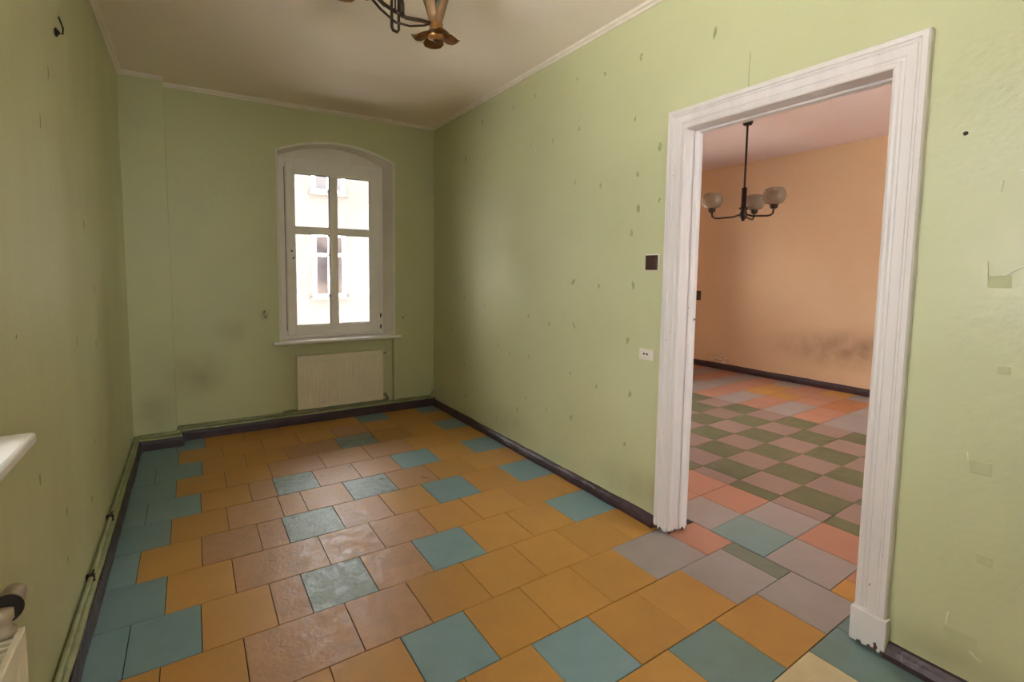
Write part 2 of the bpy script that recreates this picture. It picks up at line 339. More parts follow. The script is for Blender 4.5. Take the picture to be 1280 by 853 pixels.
# ------------------------------------------------------------------ floors of single tiles
floor = tag(obj('floor', boxm(XL-.02, XFL, YN-.02, D+.1, -.12, -.006), m_sub), 'tiled floor of the green room, amber with scattered teal squares', 'floor', 'structure')
floor2 = tag(obj('floor', boxm(XFL, XF+.02, YN-.02, D2+.1, -.12, -.006), m_sub), 'checkered olive and pink tiled floor of the next room', 'floor', 'structure')
def clip(poly, a, b, c):                     # keep a*x + b*y <= c
    out = []
    for i, p in enumerate(poly):
        q = poly[(i+1) % len(poly)]; dp = a*p[0]+b*p[1]-c; dq = a*q[0]+b*q[1]-c
        if dp <= 0: out.append(p)
        if dp*dq < 0:
            t = dp/(dp-dq); out.append((p[0]+(q[0]-p[0])*t, p[1]+(q[1]-p[1])*t))
    return out
GAP = .0018
def tile(parent, poly, m):
    if len(poly) < 3: return
    area = sum(poly[i][0]*poly[(i+1) % len(poly)][1]-poly[(i+1) % len(poly)][0]*poly[i][1] for i in range(len(poly)))/2
    if abs(area) < .0008: return
    if area < 0: poly = poly[::-1]
    n = len(poly)
    cx = sum(p[0] for p in poly)/n; cy = sum(p[1] for p in poly)/n
    def inset(d):
        res = []
        for i in range(n):
            p0, p1, p2 = (Vector(poly[i-1]), Vector(poly[i]), Vector(poly[(i+1) % n]))
            e1 = (p1-p0).normalized(); e2 = (p2-p1).normalized()
            n1 = Vector((-e1.y, e1.x)); n2 = Vector((-e2.y, e2.x)); bi = n1+n2
            bi = bi/max(bi.dot(n1), .3)
            q = p1 + bi*d; res.append((q.x-cx, q.y-cy))
        return res
    tx, ty = random.gauss(0, .0011), random.gauss(0, .0011); dz = random.uniform(-.0006, .0005)
    zt = lambda x, y: dz + tx*x + ty*y
    bm = bmesh.new()
    a = [bm.verts.new((x, y, -.006)) for x, y in inset(GAP)]
    b = [bm.verts.new((x, y, zt(x, y)-.0012)) for x, y in inset(GAP)]
    c = [bm.verts.new((x, y, zt(x, y))) for x, y in inset(GAP+.0012)]
    for k in range(n):
        bm.faces.new((a[k], a[(k+1) % n], b[(k+1) % n], b[k])); bm.faces.new((b[k], b[(k+1) % n], c[(k+1) % n], c[k]))
    bm.faces.new(c)
    obj('tile', bm, m, parent, loc=(cx, cy, 0))
A_, T, G, S, AW, TW, TG, SG, CR = m_amber, m_teal, m_gray, m_salmon, m_amberw, m_tealw, m_tealg, m_sage, m_cream
LINES = [(.51,.05),(.824,.0475),(1.141,.0391),(1.45,.0375),(1.76,.0386),(2.09,.0269),(2.411,.0206),(2.724,.0192),(3.039,.0248),(3.354,.0233),(3.664,.023),(3.982,.0334),(4.295,.0221),(4.602,.026),(4.94,.0)]
E0, E1 = XL+.01, XR
ROWS = [  # joints, colours from the left wall on
 ([-.1,.22,.53,.85,1.16,1.47,1.78,2.096], [A_,A_,T,A_,A_,A_,A_,CR,TG]),
 ([.05,.36,.68,.99,1.30,1.609,1.924,2.26], [A_,A_,T,A_,A_,A_,TG,A_,G]),
 ([-.1,.21,.52,.83,1.147,1.457,1.772,2.11,2.467], [A_,A_,T,A_,A_,T,A_,A_,G,SG]),
 ([-.2,.10,.409,.699,.999,1.309,1.629,1.944], [A_,A_,A_,A_,T,A_,A_,A_,G]),
 ([-.148,.139,.554,.854,1.165,1.483,1.797,2.119], [A_,A_,AW,AW,A_,A_,A_,A_,A_]),
 ([-.268,-.008,.277,.422,.723,1.018,1.332,1.653,1.969], [T,T,A_,AW,TW,AW,T,A_,A_,T]),
 ([-.147,.137,.576,.872,1.19,1.499,1.831,2.167], [T,A_,AW,AW,AW,A_,A_,A_,A_]),
 ([-.277,.004,.29,.429,.738,1.046,1.361,1.679,2.014], [T,A_,AW,AW,TW,AW,A_,T,A_,T]),
 ([-.146,.147,.45,.593,.886,1.201,1.519,1.855,2.19], [T,A_,AW,AW,AW,TW,AW,A_,A_,A_]),
 ([-.283,.01,.303,.461,.739,1.037,1.358,1.691,2.015], [T,T,A_,AW,TW,AW,AW,T,A_,T]),
 ([-.134,.17,.471,.852,1.22,1.6,2.004], [T,A_,A_,AW,AW,AW,A_,A_]),
 ([-.27,.029,.33,.635,1.065,1.399,1.732,2.049], [T,T,A_,A_,AW,TW,A_,A_,T]),
 ([-.13,.183,.49,.79,1.10,1.42,1.73,2.05], [T,A_,A_,A_,A_,AW,A_,A_,A_]),
 ([-.147,.062,.367,.68,1.01,1.42,1.728,2.078], [None,T,A_,A_,A_,A_,T,A_,T]),
]
def rowquad(i, x0, x1):
    (a0, b0), (a1, b1) = LINES[i], LINES[i+1]
    return [(x0, a0+b0*x0), (x1, a0+b0*x1), (x1, a1+b1*x1), (x0, a1+b1*x0)]
for i, (js, cs) in enumerate(ROWS):
    xs = [E0] + js + [E1]
    thru = i in (1, 2)                        # these rows run on through the doorway
    for k in range(len(xs)-1):
        m = cs[k]
        if m is None: continue
        x0, x1 = xs[k], xs[k+1]
        if k == len(xs)-2 and thru: x1 = 2.59 if i == 1 else 2.59
        if x0 >= x1: continue
        p = rowquad(i, x0, x1)
        if x1 > XR+.01: p = clip(clip(p, 0, 1, DY1-.002), 0, -1, -DY0-.002)
        if i == 13: p = clip(p, 0, 1, D-.002)
        if i == 12: p = clip(p, 0, 1, YP-.002 if x1 < 0 else D)
        tile(floor, p, m)
tile(floor, [(E0, 4.60), (XP, 4.60), (XP, YP-.002), (E0, YP-.002)], m_teal)
tile(floor, clip(rowquad(3, XR, 2.59), 0, 1, DY1-.002), S)         # salmon half tile in the doorway
tile(floor, clip(rowquad(0, XR, 2.59), 0, -1, -DY0-.002), TG)
# rows in front of the picture, still under the camera
y = .50
for i in range(5):
    off = random.uniform(0, .3); xs = [E0] + [E0+off+.31*k for k in range(1, 9) if E0+off+.31*k < E1-.05] + [E1]
    for x0, x1 in zip(xs, xs[1:]):
        q = [(x0, y-.31+.05*x0*(i == 9)), (x1, y-.31), (x1, y+(.05*x1 if i == 0 else 0)), (x0, y+(.05*x0 if i == 0 else 0))]
        tile(floor, clip(q, 0, -1, -YN), T if random.random() < .2 else A_)
    y -= .31
# next room: straight grid, border of greys and salmons round an olive and pink checker
XS = [2.595, 2.945, 3.28, 3.43, 3.74, 4.06, 4.39, 4.745, 5.10, 5.45, 5.79, 6.14, 6.48, 6.82, 7.19]
def yl(j, x): return 1.07 + .31*j + .055*(x-2.6) if j < 2 else 1.69 + .292*(j-2) + .055*(x-2.6)
BC = {9: {2:G,3:G,4:S,5:G,6:S,7:G,8:S,9:G,10:S}, 10: {2:G,3:G,4:S,5:G,6:S,7:G,8:S,9:G,10:G},
      11: {3:G,4:m_rust,5:S,6:A_,7:A_,8:S,9:G,10:S,11:G}, 12: {3:G,4:m_rust,5:S,6:S,7:A_,8:S,9:G,10:S,11:G}, 13: {3:G,4:G,5:A_,6:S,7:G,8:S,9:G,10:S,11:G}}
def r2col(c, j):
    if c == 0: return {3:S, 2:G, 1:m_tealg, 0:G, -1:A_}.get(j, S if j % 2 else G)
    if c == 1: return {3:S, 2:S, 1:G, 0:S, -1:S}.get(j, G if j % 2 else S)
    if 2 <= c <= 8: return m_olive if (c+j) % 2 == 0 else m_pink
    return BC.get(c, {}).get(j, G if (c//2+j) % 2 else S)
for c in range(14):
    for j in range(-2, 13):
        x0, x1 = XS[c], XS[c+1]
        if c == 0 and (yl(j, 2.6) > DY1-.02 or yl(j+1, 2.6) < DY0+.02): x0 = XR2+.001
        q = [(x0, yl(j, x0)), (x1, yl(j, x1)), (x1, yl(j+1, x1)), (x0, yl(j+1, x0))]
        q = clip(q, 0, 1, D2-.002)
        if c == 0 and len(q) > 2:             # the part standing in the doorway belongs to it only between the jambs
            ym = sum(p[1] for p in q)/len(q)
            if ym > DY1-.02 or ym < DY0+.02: q = q
            else: q = clip(clip(q, 0, 1, DY1-.002), 0, -1, -DY0-.002) if (max(p[1] for p in q) > DY1 or min(p[1] for p in q) < DY0) else q
        if c == 0 and j == -1:                # amber strip with a salmon one behind it
            tile(floor2, clip(q, 1, 0, 2.76), A_); tile(floor2, clip(q, -1, 0, -2.76), S); continue
        tile(floor2, q, r2col(c, j))

# ------------------------------------------------------------------ baseboards, battens, cornices
def run(name, pts, prof, m, label, cat, wob=0, parent=None, kind='structure', seg=.12):
    """extrude prof (depth from the wall, height) along a floor polyline, room on the left-hand side of travel"""
    P = [Vector((p[0], p[1])) for p in pts]; path = []
    nrm = []
    for a, b in zip(P, P[1:]):
        d = (b-a).normalized(); nrm.append(Vector((-d.y, d.x)))
    for i in range(len(P)):
        n = nrm[0] if i == 0 else nrm[-1] if i == len(P)-1 else None
        if n is None:
            n = nrm[i-1]+nrm[i]; n = n/max(n.dot(nrm[i]), .4)
        path.append((P[i], n))
    full = []
    for (p, n), (q, n2) in zip(path, path[1:]):
        k = max(1, int((q-p).length/seg))
        for t in range(k): full.append((p.lerp(q, t/k), n if t == 0 else (n2 if len(path) == 2 else nrm[path.index((p, n))])))
    full.append(path[-1])
    bm = bmesh.new()
    pa = []
    for i, (p, n) in enumerate(full):
        w = 1 + random.uniform(-wob, wob)
        pa.append(((p.x, p.y, 0), (n.x*w, n.y*w, 0), (0, 0, 1+random.uniform(-wob, wob)*.5)))
    sweep(bm, pa, prof)
    o = obj(name, bm, m, parent)
    if label: tag(o, label, cat, kind)
    return o
bp_r = [(0, 0), (.036, 0), (.036, .022), (.026, .042), (.012, .06), (0, .064)]
bp_l = [(0, 0), (.056, 0), (.052, .060), (.046, .078), (0, .080)]
run('baseboard_right', [(XR, 1.872), (XR, D-.05)], bp_r, m_base, 'worn dark brown baseboard left of the doorway', 'baseboard', .12)
run('baseboard_right', [(XR, YN), (XR, .764)], bp_r, m_base, 'worn dark brown baseboard right of the doorway', 'baseboard', .12)
run('baseboard_left', [(XL, YP), (XL, YN)], bp_l, m_base, 'dark brown baseboard under the green wall on the left', 'baseboard', .06)
run('baseboard_back', [(XR, D), (XP, D), (XP, YP), (XL, YP)], bp_l, m_base, 'dark brown baseboard below the arched window, stepping round the pier', 'baseboard', .04)
bp_f = [(0, 0), (.030, 0), (.028, .05), (.016, .08), (0, .09)]
run('baseboard_far', [(XF, YN), (XF, D2)], bp_f, m_base, 'chipped dark baseboard along the apricot wall', 'baseboard', .08)
bt = [(0, .080), (.038, .080), (.042, .084), (.040, .094), (.030, .098), (0, .100)]
run('trim_1', [(XL, YP-.05), (XL, YN)], bt, m_batten, 'pale green batten on top of the baseboard by the left wall', 'trim', .05)
run('trim_2', [(XR-.03, D), (XP, D), (XP, YP), (XL, YP)], bt, m_batten, 'pale green batten on top of the baseboard under the window', 'trim', .04)
# heating pipes
t = tag(empty('heating_pipe', (XL+.02, 2.5, .115)), 'green painted heating pipe running low along the left wall', 'pipe')
bm = bmesh.new(); tube(bm, [(XL+.018+random.uniform(-.002, .002), y0, .116) for y0 in [YN+.02+.2*k for k in range(int((YP-.05-YN)/.2)+1)] + [YP-.03]], .011, 8)
o = obj('pipe', bm, m_batten, t, True); o.location = -t.location
for y0 in (3.271, 2.658, 1.95):
    bm = bmesh.new(); box(bm, XL, XL+.034, y0-.008, y0+.008, .100, .134, .003); tube(bm, [(XL+.02, y0, .132), (XL+.03, y0+.005, .15)], .004, 6)
    o = obj('pipe_clip', bm, m_bronze, t); o.location = -t.location
t = tag(empty('heating_pipe', (.3, D-.02, .115)), 'green painted heating pipe under the window, running to the ribbed radiator', 'pipe')
for pts in ([(XL+.03, YP-.018, .120), (XP+.018, YP-.018, .121)], [(XP+.018, YP-.018, .121), (XP+.018, D-.018, .122)], [(XP+.018, D-.018, .122), (.728, D-.018, .118)], [(.745, D-.018, .118), (.75, D+.042, .116)], [(.75, D+.042, .116), (1.80, D+.042, .108)]):
    bm = bmesh.new(); tube(bm, pts, .011, 8); o = obj('pipe', bm, m_batten, t, True); o.location = -t.location
t = tag(empty('heating_pipe', (2.1, D-.02, .11)), 'short green painted pipe in the corner right of the radiator niche', 'pipe')
bm = bmesh.new(); tube(bm, [(1.89, D-.014, .110), (2.28, D-.014, .106), (2.32, D-.014, .13), (2.322, D-.014, .16)], .009, 8)
o = obj('pipe', bm, m_batten, t, True); o.location = -t.location
# cornices
def cornice(name, x0, y0, x1, y1, label, wob=.06):
    prof = [(0, -.026), (.008, -.027), (.016, -.017), (.030, -.013), (.036, 0), (0, 0)]
    pts = [(x0, y0), (x1, y1)]; d = Vector((x1-x0, y1-y0)).normalized(); n = Vector((-d.y, d.x)); L_ = math.hypot(x1-x0, y1-y0)
    k = int(L_/.25); bm = bmesh.new(); pa = []
    for i in range(k+1):
        w = 1+random.uniform(-wob, wob)
        pa.append(((x0+(x1-x0)*i/k, y0+(y1-y0)*i/k, H), (n.x*w, n.y*w, 0), (0, 0, w)))
    sweep(bm, pa, prof); tag(obj(name, bm, m_cornice), label, 'trim', 'structure')
cornice('trim_3', XR, YN, XR, D, 'narrow white cornice above the wall with the doorway')
cornice('trim_4', XL, YP, XL, YN, 'narrow white cornice above the left wall')
cornice('trim_5', XR, D, XP, D, 'narrow white cornice above the arched window', .12)
cornice('trim_6', XP, YP, XL, YP, 'short white cornice on the corner pier', .1)

# ------------------------------------------------------------------ back window
win = tag(empty('window_1', (ac, D, .82)), 'white arched window with four panes in the green end wall', 'window', 'structure')
def part(name, bm, m, parent, base, smooth=False):
    o = obj(name, bm, m, parent, smooth); o.location = -base.location if base.type == 'EMPTY' else (0, 0, 0); return o
# plaster reveal with rounded arris
bm = bmesh.new(); rings = []
pathp = [(AX0, .80+(AZ-.80)*k/6, AX0+.03, 0) for k in range(6)]
outer = [(AX0, .80)] + [(AX0, AZ)] + [(AX0+(AX1-AX0)*k/24, arch(AX0+(AX1-AX0)*k/24)) for k in range(1, 24)] + [(AX1, AZ), (AX1, .80)]
def inner(x, z):                                # the reveal narrows towards the frame
    return (x + (.030 if x <= AX0+1e-6 else -.072 if x >= AX1-1e-6 else .030-.102*(x-AX0)/(AX1-AX0)), z if z <= .81 else z-.012)
for x, z in outer:
    nx = -1 if x <= AX0+1e-6 else 1 if x >= AX1-1e-6 else (x-ac)/AR
    nz = 0 if z < AZ-1e-6 else (1 if not (x <= AX0+1e-6 or x >= AX1-1e-6) else .6)
    xi, zi = inner(x, z)
    rings.append([bm.verts.new(p) for p in ((x+nx*.016, D-.0005, z+nz*.016), (x+nx*.008, D-.005, z+nz*.008), (x-nx*.002, D-.003, z-nz*.002), (x-nx*.006, D+.008, z-nz*.006), (xi, D+.17, zi))])
for a, b in zip(rings, rings[1:]):
    for k in range(4): bm.faces.new((a[k], a[k+1], b[k+1], b[k]))
part('reveal', bm, m_reveal, win, win, True)
FY = D+.155                                      # frame front
bm = bmesh.new()
for i in range(NA):                              # boarding above the frame, up to the arch
    x0 = AX0+.02+(AX1-.06-AX0-.02)*i/NA; x1 = AX0+.02+(AX1-.06-AX0-.02)*(i+1)/NA
    vs = box(bm, x0, x1, FY+.004, FY+.05, 2.57, 2.7)
    for k in (4, 7): vs[k].co.z = arch(min(max(x0, AX0), AX1))+.0
    for k in (5, 6): vs[k].co.z = arch(min(max(x1, AX0), AX1))+.0
part('arch_panel', bm, m_reveal, win, win)
def ringframe(x0, x1, z0, z1, wl, wr, wt, wb, y0, y1, bev=.006):
    bm = bmesh.new()
    box(bm, x0, x0+wl, y0, y1, z0, z1, bev); box(bm, x1-wr, x1, y0, y1, z0, z1, bev)
    box(bm, x0+wl-.004, x1-wr+.004, y0, y1, z1-wt, z1, bev); box(bm, x0+wl-.004, x1-wr+.004, y0, y1, z0, z0+wb, bev)
    return bm
frame_o = part('window_frame', ringframe(.762, 1.812, .815, 2.595, .070, .062, .062, .06, FY, FY+.07), m_winw, win, win)
SY = FY-.014
sash = part('sash', ringframe(.824, 1.765, .848, 2.548, .084, .100, .102, .105, SY, SY+.055, .008), m_winw, win, win)
part('mullion', boxm(1.246, 1.326, SY-.004, SY+.05, .945, 2.452, bev=.01), m_winw, win, win)
part('glazing_bar', boxm(.902, 1.25, SY+.002, SY+.048, 1.862, 1.930, bev=.01), m_winw, win, win)
part('glazing_bar', boxm(1.322, 1.67, SY+.002, SY+.048, 1.862, 1.930, bev=.01), m_winw, win, win)
for x0, x1 in ((.902, 1.252), (1.320, 1.672)):
    for z0, z1 in ((.945, 1.868), (1.924, 2.452)):
        part('glass_pane', boxm(x0, x1, SY+.024, SY+.029, z0, z1), m_glass, win, win)
        part('glazing_seal', ringframe(x0, x1, z0, z1, .010, .010, .010, .010, SY+.014, SY+.034, 0), m_dark, win, win)
for x, z in ((.872, 1.690), (.905-.02, 1.62), ):
    bm = bmesh.new(); lathe(bm, [(.009, 0), (.009, -.003)], (x, SY-.0005, z), 10, 'Y'); part('handle_hole', bm, m_dark, win, win)
for z in (1.02, .90):
    bm = bmesh.new(); tube(bm, [(1.776, SY-.004, z-.022), (1.776, SY-.004, z+.022)], .008, 8); part('hinge', bm, m_bronze, win, win)
bm = bmesh.new(); tube(bm, [(.815, SY+.012, .9), (.815, SY+.012, 2.5)], .003, 6); part('sash_seal', bm, m_dark, win, win)
bm = bmesh.new(); box(bm, .655, 1.935, D-.078, D-.002, .792, .822, .009); box(bm, AX0+.004, AX1-.004, D-.01, FY+.02, .792, .822, .004)
part('window_sill', bm, m_white, win, win)

# ------------------------------------------------------------------ window in the left wall (sill reaches into the picture)
win2 = tag(empty('window_2', (XL, .925, 1.07)), 'white window sill jutting from the left wall above the slatted radiator', 'window', 'structure')
part('window_sill', boxm(XL-.26, XL+.09,   .45, 1.635, 1.047, 1.078, bev=.008), m_white, win2, win2)
def ringframe_y(y0, y1, z0, z1, w, x0, x1):
    bm = bmesh.new(); box(bm, x0, x1, y0, y0+w, z0, z1, .005); box(bm, x0, x1, y1-w, y1, z0, z1, .005)
    box(bm, x0, x1, y0+w, y1-w, z1-w, z1, .005); box(bm, x0, x1, y0+w, y1-w, z0, z0+w, .005); return bm
part('window_frame', ringframe_y(.55, 1.55, 1.078, 2.8, .06, XL-.32, XL-.25), m_winw, win2, win2)
part('mullion', boxm(XL-.31, XL-.255, 1.015, 1.085, 1.13, 2.75, bev=.006), m_winw, win2, win2)
for y0, y1 in ((.605, 1.02), (1.08, 1.495)):
    part('glass_pane', boxm(XL-.286, XL-.281, y0, y1, 1.13, 2.75), m_glass, win2, win2)
# unseen windows: both near-wall ones added for light, the facade one widened for it
def plain_window(name, x0, x1, z0, z1, y, label):
    w = tag(empty(name, ((x0+x1)/2, y, z0)), label, 'window', 'structure')
    part('window_frame', ringframe(x0, x1, z0, z1, .06, .06, .06, .06, y-.03, y+.03), m_winw, w, w)
    xm = (x0+x1)/2; part('mullion', boxm(xm-.035, xm+.035, y-.025, y+.025, z0+.05, z1-.05, bev=.006), m_winw, w, w)
    for a, b in ((x0+.055, xm-.03), (xm+.03, x1-.055)): part('glass_pane', boxm(a, b, y-.003, y+.003, z0+.05, z1-.05), m_glass, w, w)
plain_window('fill_window_3', -.1, .5, .9, 2.5, YN-.12, 'unseen white window added behind the camera for fill light')
plain_window('window_4', 3.2, 6.6, .8, 2.9, D2+.18, 'white window of the next room, hidden beyond the doorway')
plain_window('fill_window_5', 3.8, 5.4, .8, 2.7, YN-.12, 'unseen white window added at the near end of the next room for light')

# ------------------------------------------------------------------ doorway
door = tag(empty('door_1', (XR, (DY0+DY1)/2, 0)), 'white moulded door casing around the open doorway, without a door leaf', 'doorway', 'structure')
CP = [(0, 0), (0, .016), (.006, .020), (.016, .020), (.022, .014), (.030, .014), (.036, .019), (.066, .021), (.072, .027), (.079, .027), (.083, .033), (.100, .034), (.105, .026), (.105, 0)]
IL, IR, IT = 1.763, .868, 2.275                  # inner edges of the casing
bm = bmesh.new(); sweep(bm, [((XR, IL, .012), (0, 1, 0), (-1, 0, 0)), ((XR, IL, IT), (0, 1, 1), (-1, 0, 0))], CP); part('casing', bm, m_doorw, door, door)
bm = bmesh.new(); sweep(bm, [((XR, IR, .150), (0, -1, 0), (-1, 0, 0)), ((XR, IR, IT), (0, -1, 1), (-1, 0, 0))], CP); part('casing', bm, m_doorw, door, door)
bm = bmesh.new(); sweep(bm, [((XR, IL, IT), (0, 1, 1), (-1, 0, 0)), ((XR, IR, IT), (0, -1, 1), (-1, 0, 0))], CP); part('casing', bm, m_doorw, door, door)
bm = bmesh.new(); box(bm, XR-.040, XR, IR-.112, IR+.008, .012, .152, .004); part('plinth_block', bm, m_doorw, door, door)
def jamb(y0, y1, yb0, yb1):
    part('jamb', boxm(XR-.012, XR2, y0, y1, .006, DZ-.012, bev=.002), m_doorw, door, door)
    bm = bmesh.new(); tube(bm, [(2.440, (yb0+yb1)/2, .014), (2.440, (yb0+yb1)/2, DZ-.016)], .017, 12)
    box(bm, 2.430, 2.474, min(yb0, yb1)+.004, max(yb0, yb1)+.004, .010, DZ-.016, .004); part('door_stop', bm, m_doorw, door, door)
jamb(DY1-.022, DY1, DY1-.044, DY1-.018)
jamb(DY0, DY0+.014, DY0+.012, DY0+.026)
part('jamb_head', boxm(XR-.012, XR2, DY0, DY1, DZ-.012, DZ), m_doorw, door, door)
part('door_stop', boxm(2.43, 2.478, DY0+.014, DY1-.022, DZ-.024, DZ-.012, bev=.005), m_doorw, door, door)
bm = bmesh.new(); lathe(bm, [(.007, 0), (.007, -.002)], (2.458, DY1-.041, 1.24), 10, 'Y'); part('screw_hole', bm, m_dark, door, door)

# ------------------------------------------------------------------ switch, socket
t = tag(empty('light_switch', (XR, 1.962, 1.560)), 'square brown light switch beside the white door casing', 'switch')
part('surround', boxm(XR-.006, XR, 1.962-.047, 1.962+.047, 1.560-.049, 1.560+.049, bev=.002), m_plast, t, t)
part('switch_plate', boxm(XR-.016, XR-.005, 1.962-.041, 1.962+.041, 1.560-.043, 1.560+.043, bev=.003), m_brown, t, t)
part('rocker', boxm(XR-.020, XR-.015, 1.962-.030, 1.962+.030, 1.560-.030, 1.560+.030, bev=.002), m_brown, t, t)
t = tag(empty('power_socket', (XR, 1.979, 1.017)), 'small white double power socket low beside the door casing', 'socket')
part('socket_plate', boxm(XR-.012, XR, 1.979-.050, 1.979+.050, 1.017-.033, 1.017+.033, bev=.003), m_plast, t, t)
part('socket_rim', boxm(XR-.015, XR-.011, 1.979-.030, 1.979+.026, 1.020-.020, 1.020+.020, bev=.002), m_plast, t, t)
for dy in (-.012, .010):
    bm = bmesh.new(); lathe(bm, [(.006, 0), (.006, -.003)], (XR-.0145, 1.979+dy, 1.020), 10, 'X'); part('contact_hole', bm, m_dark, t, t)
t = tag(empty('light_switch', (XF, 5.09, 1.14)), 'dark light switch on the apricot wall of the next room', 'switch')
part('switch_plate', boxm(XF-.014, XF, 5.045, 5.135, 1.065, 1.215, bev=.003), m_brown, t, t)
part('rocker', boxm(XF-.020, XF-.013, 5.065, 5.115, 1.10, 1.18, bev=.002), m_brown, t, t)
# small black stub of a hook high on the left wall
t = tag(empty('wall_hook', (XL, 2.669, 2.47)), 'small black hook high on the bare left wall', 'hook')
bm = bmesh.new(); lathe(bm, [(.016, 0), (.018, .004), (.009, .010), (.006, .014)], (XL, 2.669, 2.47), 14, 'X'); part('rose', bm, m_dark, t, t)
bm = bmesh.new(); tube(bm, [(XL+.012, 2.669, 2.47), (XL+.024, 2.669, 2.466), (XL+.027, 2.664, 2.49), (XL+.015, 2.660, 2.53)], .003, 6); part('hook', bm, m_dark, t, t)

# ------------------------------------------------------------------ radiators
def ribbed(bm, n, u0, u1, z0, z1, P):
    """vertical ribbed panel between u0..u1, P(u, z, depth) -> point"""
    cols = [(u0, 0)]; m_ = .035; w = (u1-u0-2*m_)/n
    zs = [(z0, 0), (z0+.004, .006), (z0+.04, .006), (z0+.05, 1), (z1-.06, 1), (z1-.05, .006), (z1-.004, .006), (z1, 0)]
    us = [(u0, -1), (u0+.004, 0), (u0+m_, 0)]
    for k in range(n):
        a = u0+m_+w*k
        us += [(a+w*.12, 1), (a+w*.30, 2), (a+w*.70, 2), (a+w*.88, 1)]
    us += [(u1-m_, 0), (u1-.004, 0), (u1, -1)]
    grid = []
    for z, k in zs:
        row = []
        for u, s in us:
            if s == -1 or k == 0: d = 0
            elif k == 1: d = .006 + (-.0024 if s == 1 else .0008 if s == 2 else 0)
            else: d = .006
            row.append(bm.verts.new(P(u, z, d)))
        grid.append(row)
    for A, B in zip(grid, grid[1:]):
        for i in range(len(us)-1): bm.faces.new((A[i], A[i+1], B[i+1], B[i]))
RX0, RX1, RZ0, RZ1, RY = .869, 1.749, .128, .668, D-.008
rad = tag(empty('radiator', ((RX0+RX1)/2, D+.03, RZ0)), 'cream ribbed panel radiator in the niche under the arched window', 'radiator')
bm = bmesh.new(); ribbed(bm, 24, RX0, RX1, RZ0, RZ1, lambda u, z, d: (u, RY-d, z)); part('front_panel', bm, m_rad, rad, rad)
bm = bmesh.new(); box(bm, RX0, RX1, RY, RY+.02, RZ0, RZ1, .003); box(bm, RX0+.01, RX1-.01, RY+.018, RY+.062, RZ0+.03, RZ1-.03, .003); part('body', bm, m_rad, rad, rad)
bm = bmesh.new(); tube(bm, [(RX1-.01, RY+.035, RZ1-.045), (RX1+.045, RY+.035, RZ1-.045)], .010, 8); part('inlet', bm, m_batten, rad, rad, True)
bm = bmesh.new(); lathe(bm, [(.011, 0), (.021, -.004), (.022, -.03), (.016, -.05), (.004, -.054)], (RX1+.055, RY+.038, RZ1-.045), 14, 'Y'); part('valve_knob', bm, m_plast, rad, rad, True)
bm = bmesh.new(); tube(bm, [(RX1-.01, RY+.035, RZ0+.045), (RX1+.03, RY+.035, RZ0+.045), (RX1+.055, RY+.035, RZ0+.02), (RX1+.06, RY+.035, .116)], .011, 8)
lathe(bm, [(.017, -.016), (.017, .016)], (RX1+.03, RY+.035, RZ0+.045), 10, 'X'); part('outlet', bm, m_chrome, rad, rad, True)
# left radiator, its slatted top just in the picture
LX0, LX1, LY0, LY1, LZ0, LZ1 = XL+.025, -.345, .25, 1.385, .13, .705
rad2 = tag(empty('radiator', ((LX0+LX1)/2, .8, LZ0)), 'cream radiator with slatted top grille below the left window sill', 'radiator')
bm = bmesh.new(); ribbed(bm, 30, LY0, LY1, LZ0, LZ1, lambda u, z, d: (LX1+d-.006, u, z)); part('front_panel', bm, m_rad, rad2, rad2)
bm = bmesh.new(); box(bm, LX1-.013, LX1-.006, LY0, LY1, LZ0, LZ1-.004, .002); box(bm, LX0, LX0+.015, LY0, LY1, LZ0+.02, LZ1-.004, .003); part('body', bm, m_rad, rad2, rad2)
part('shade_fill', boxm(LX0+.016, LX1-.014, LY0+.013, LY1-.013, LZ0+.05, LZ1-.05), m_dark, rad2, rad2)  # dark fill painting the shade between the radiator plates
for y0 in (LY0, LY1-.012): part('side_panel', boxm(LX0, LX1-.008, y0, y0+.012, LZ0+.02, LZ1-.002, bev=.002), m_rad, rad2, rad2)
gr = part('top_grille', ringframe_y(LY0, LY1, 0, .01, .012, LX0, LX1-.004) if False else boxm(LX1-.014, LX1-.001, LY0, LY1, LZ1-.006, LZ1, bev=.002), m_rad, rad2, rad2)
k = 0; y0 = LY0+.02
while y0 < LY1-.03:
    part('slat', boxm(LX0+.006, LX1-.012, y0, y0+.008, LZ1-.012, LZ1-.001), m_rad, gr, gr); y0 += .021
valve = empty('thermostat_valve', (0, 0, 0)); valve.parent = rad2; valve.location = -rad2.location
vx, vy, vz = -.378, 1.372, LZ1
bm = bmesh.new(); lathe(bm, [(.022, 0), (.022, .010), (.015, .014), (.014, .030), (.019, .034), (.019, .052), (.008, .058)], (vx, vy, vz), 14); obj('valve_body', bm, m_valve, valve, True)
bm = bmesh.new(); lathe(bm, [(.012, .012), (.031, .014), (.032, .022), (.027, .026)], (vx, vy, vz+.046), 20, 'Y'); obj('valve_collar', bm, m_dark, valve, True)
bm = bmesh.new(); lathe(bm, [(.029, .024), (.030, .034), (.025, .040), (.026, .052), (.023, .085), (.010, .092)], (vx, vy, vz+.046), 20, 'Y'); obj('valve_head', bm, m_valve, valve, True)
bm = bmesh.new(); tube(bm, [(vx, vy, vz+.046), (vx, vy+.014, vz+.046)], .012, 10); obj('valve_stem', bm, m_chrome, valve, True)
for y0 in (.4, 1.2): part('wall_bracket', boxm(XL+.001, LX0+.002, y0, y0+.03, .3, .6), m_rad, rad2, rad2)
for x0 in (1.0, 1.6): part('wall_bracket', boxm(x0, x0+.03, RY+.06, D+.059, .25, .55), m_rad, rad, rad)

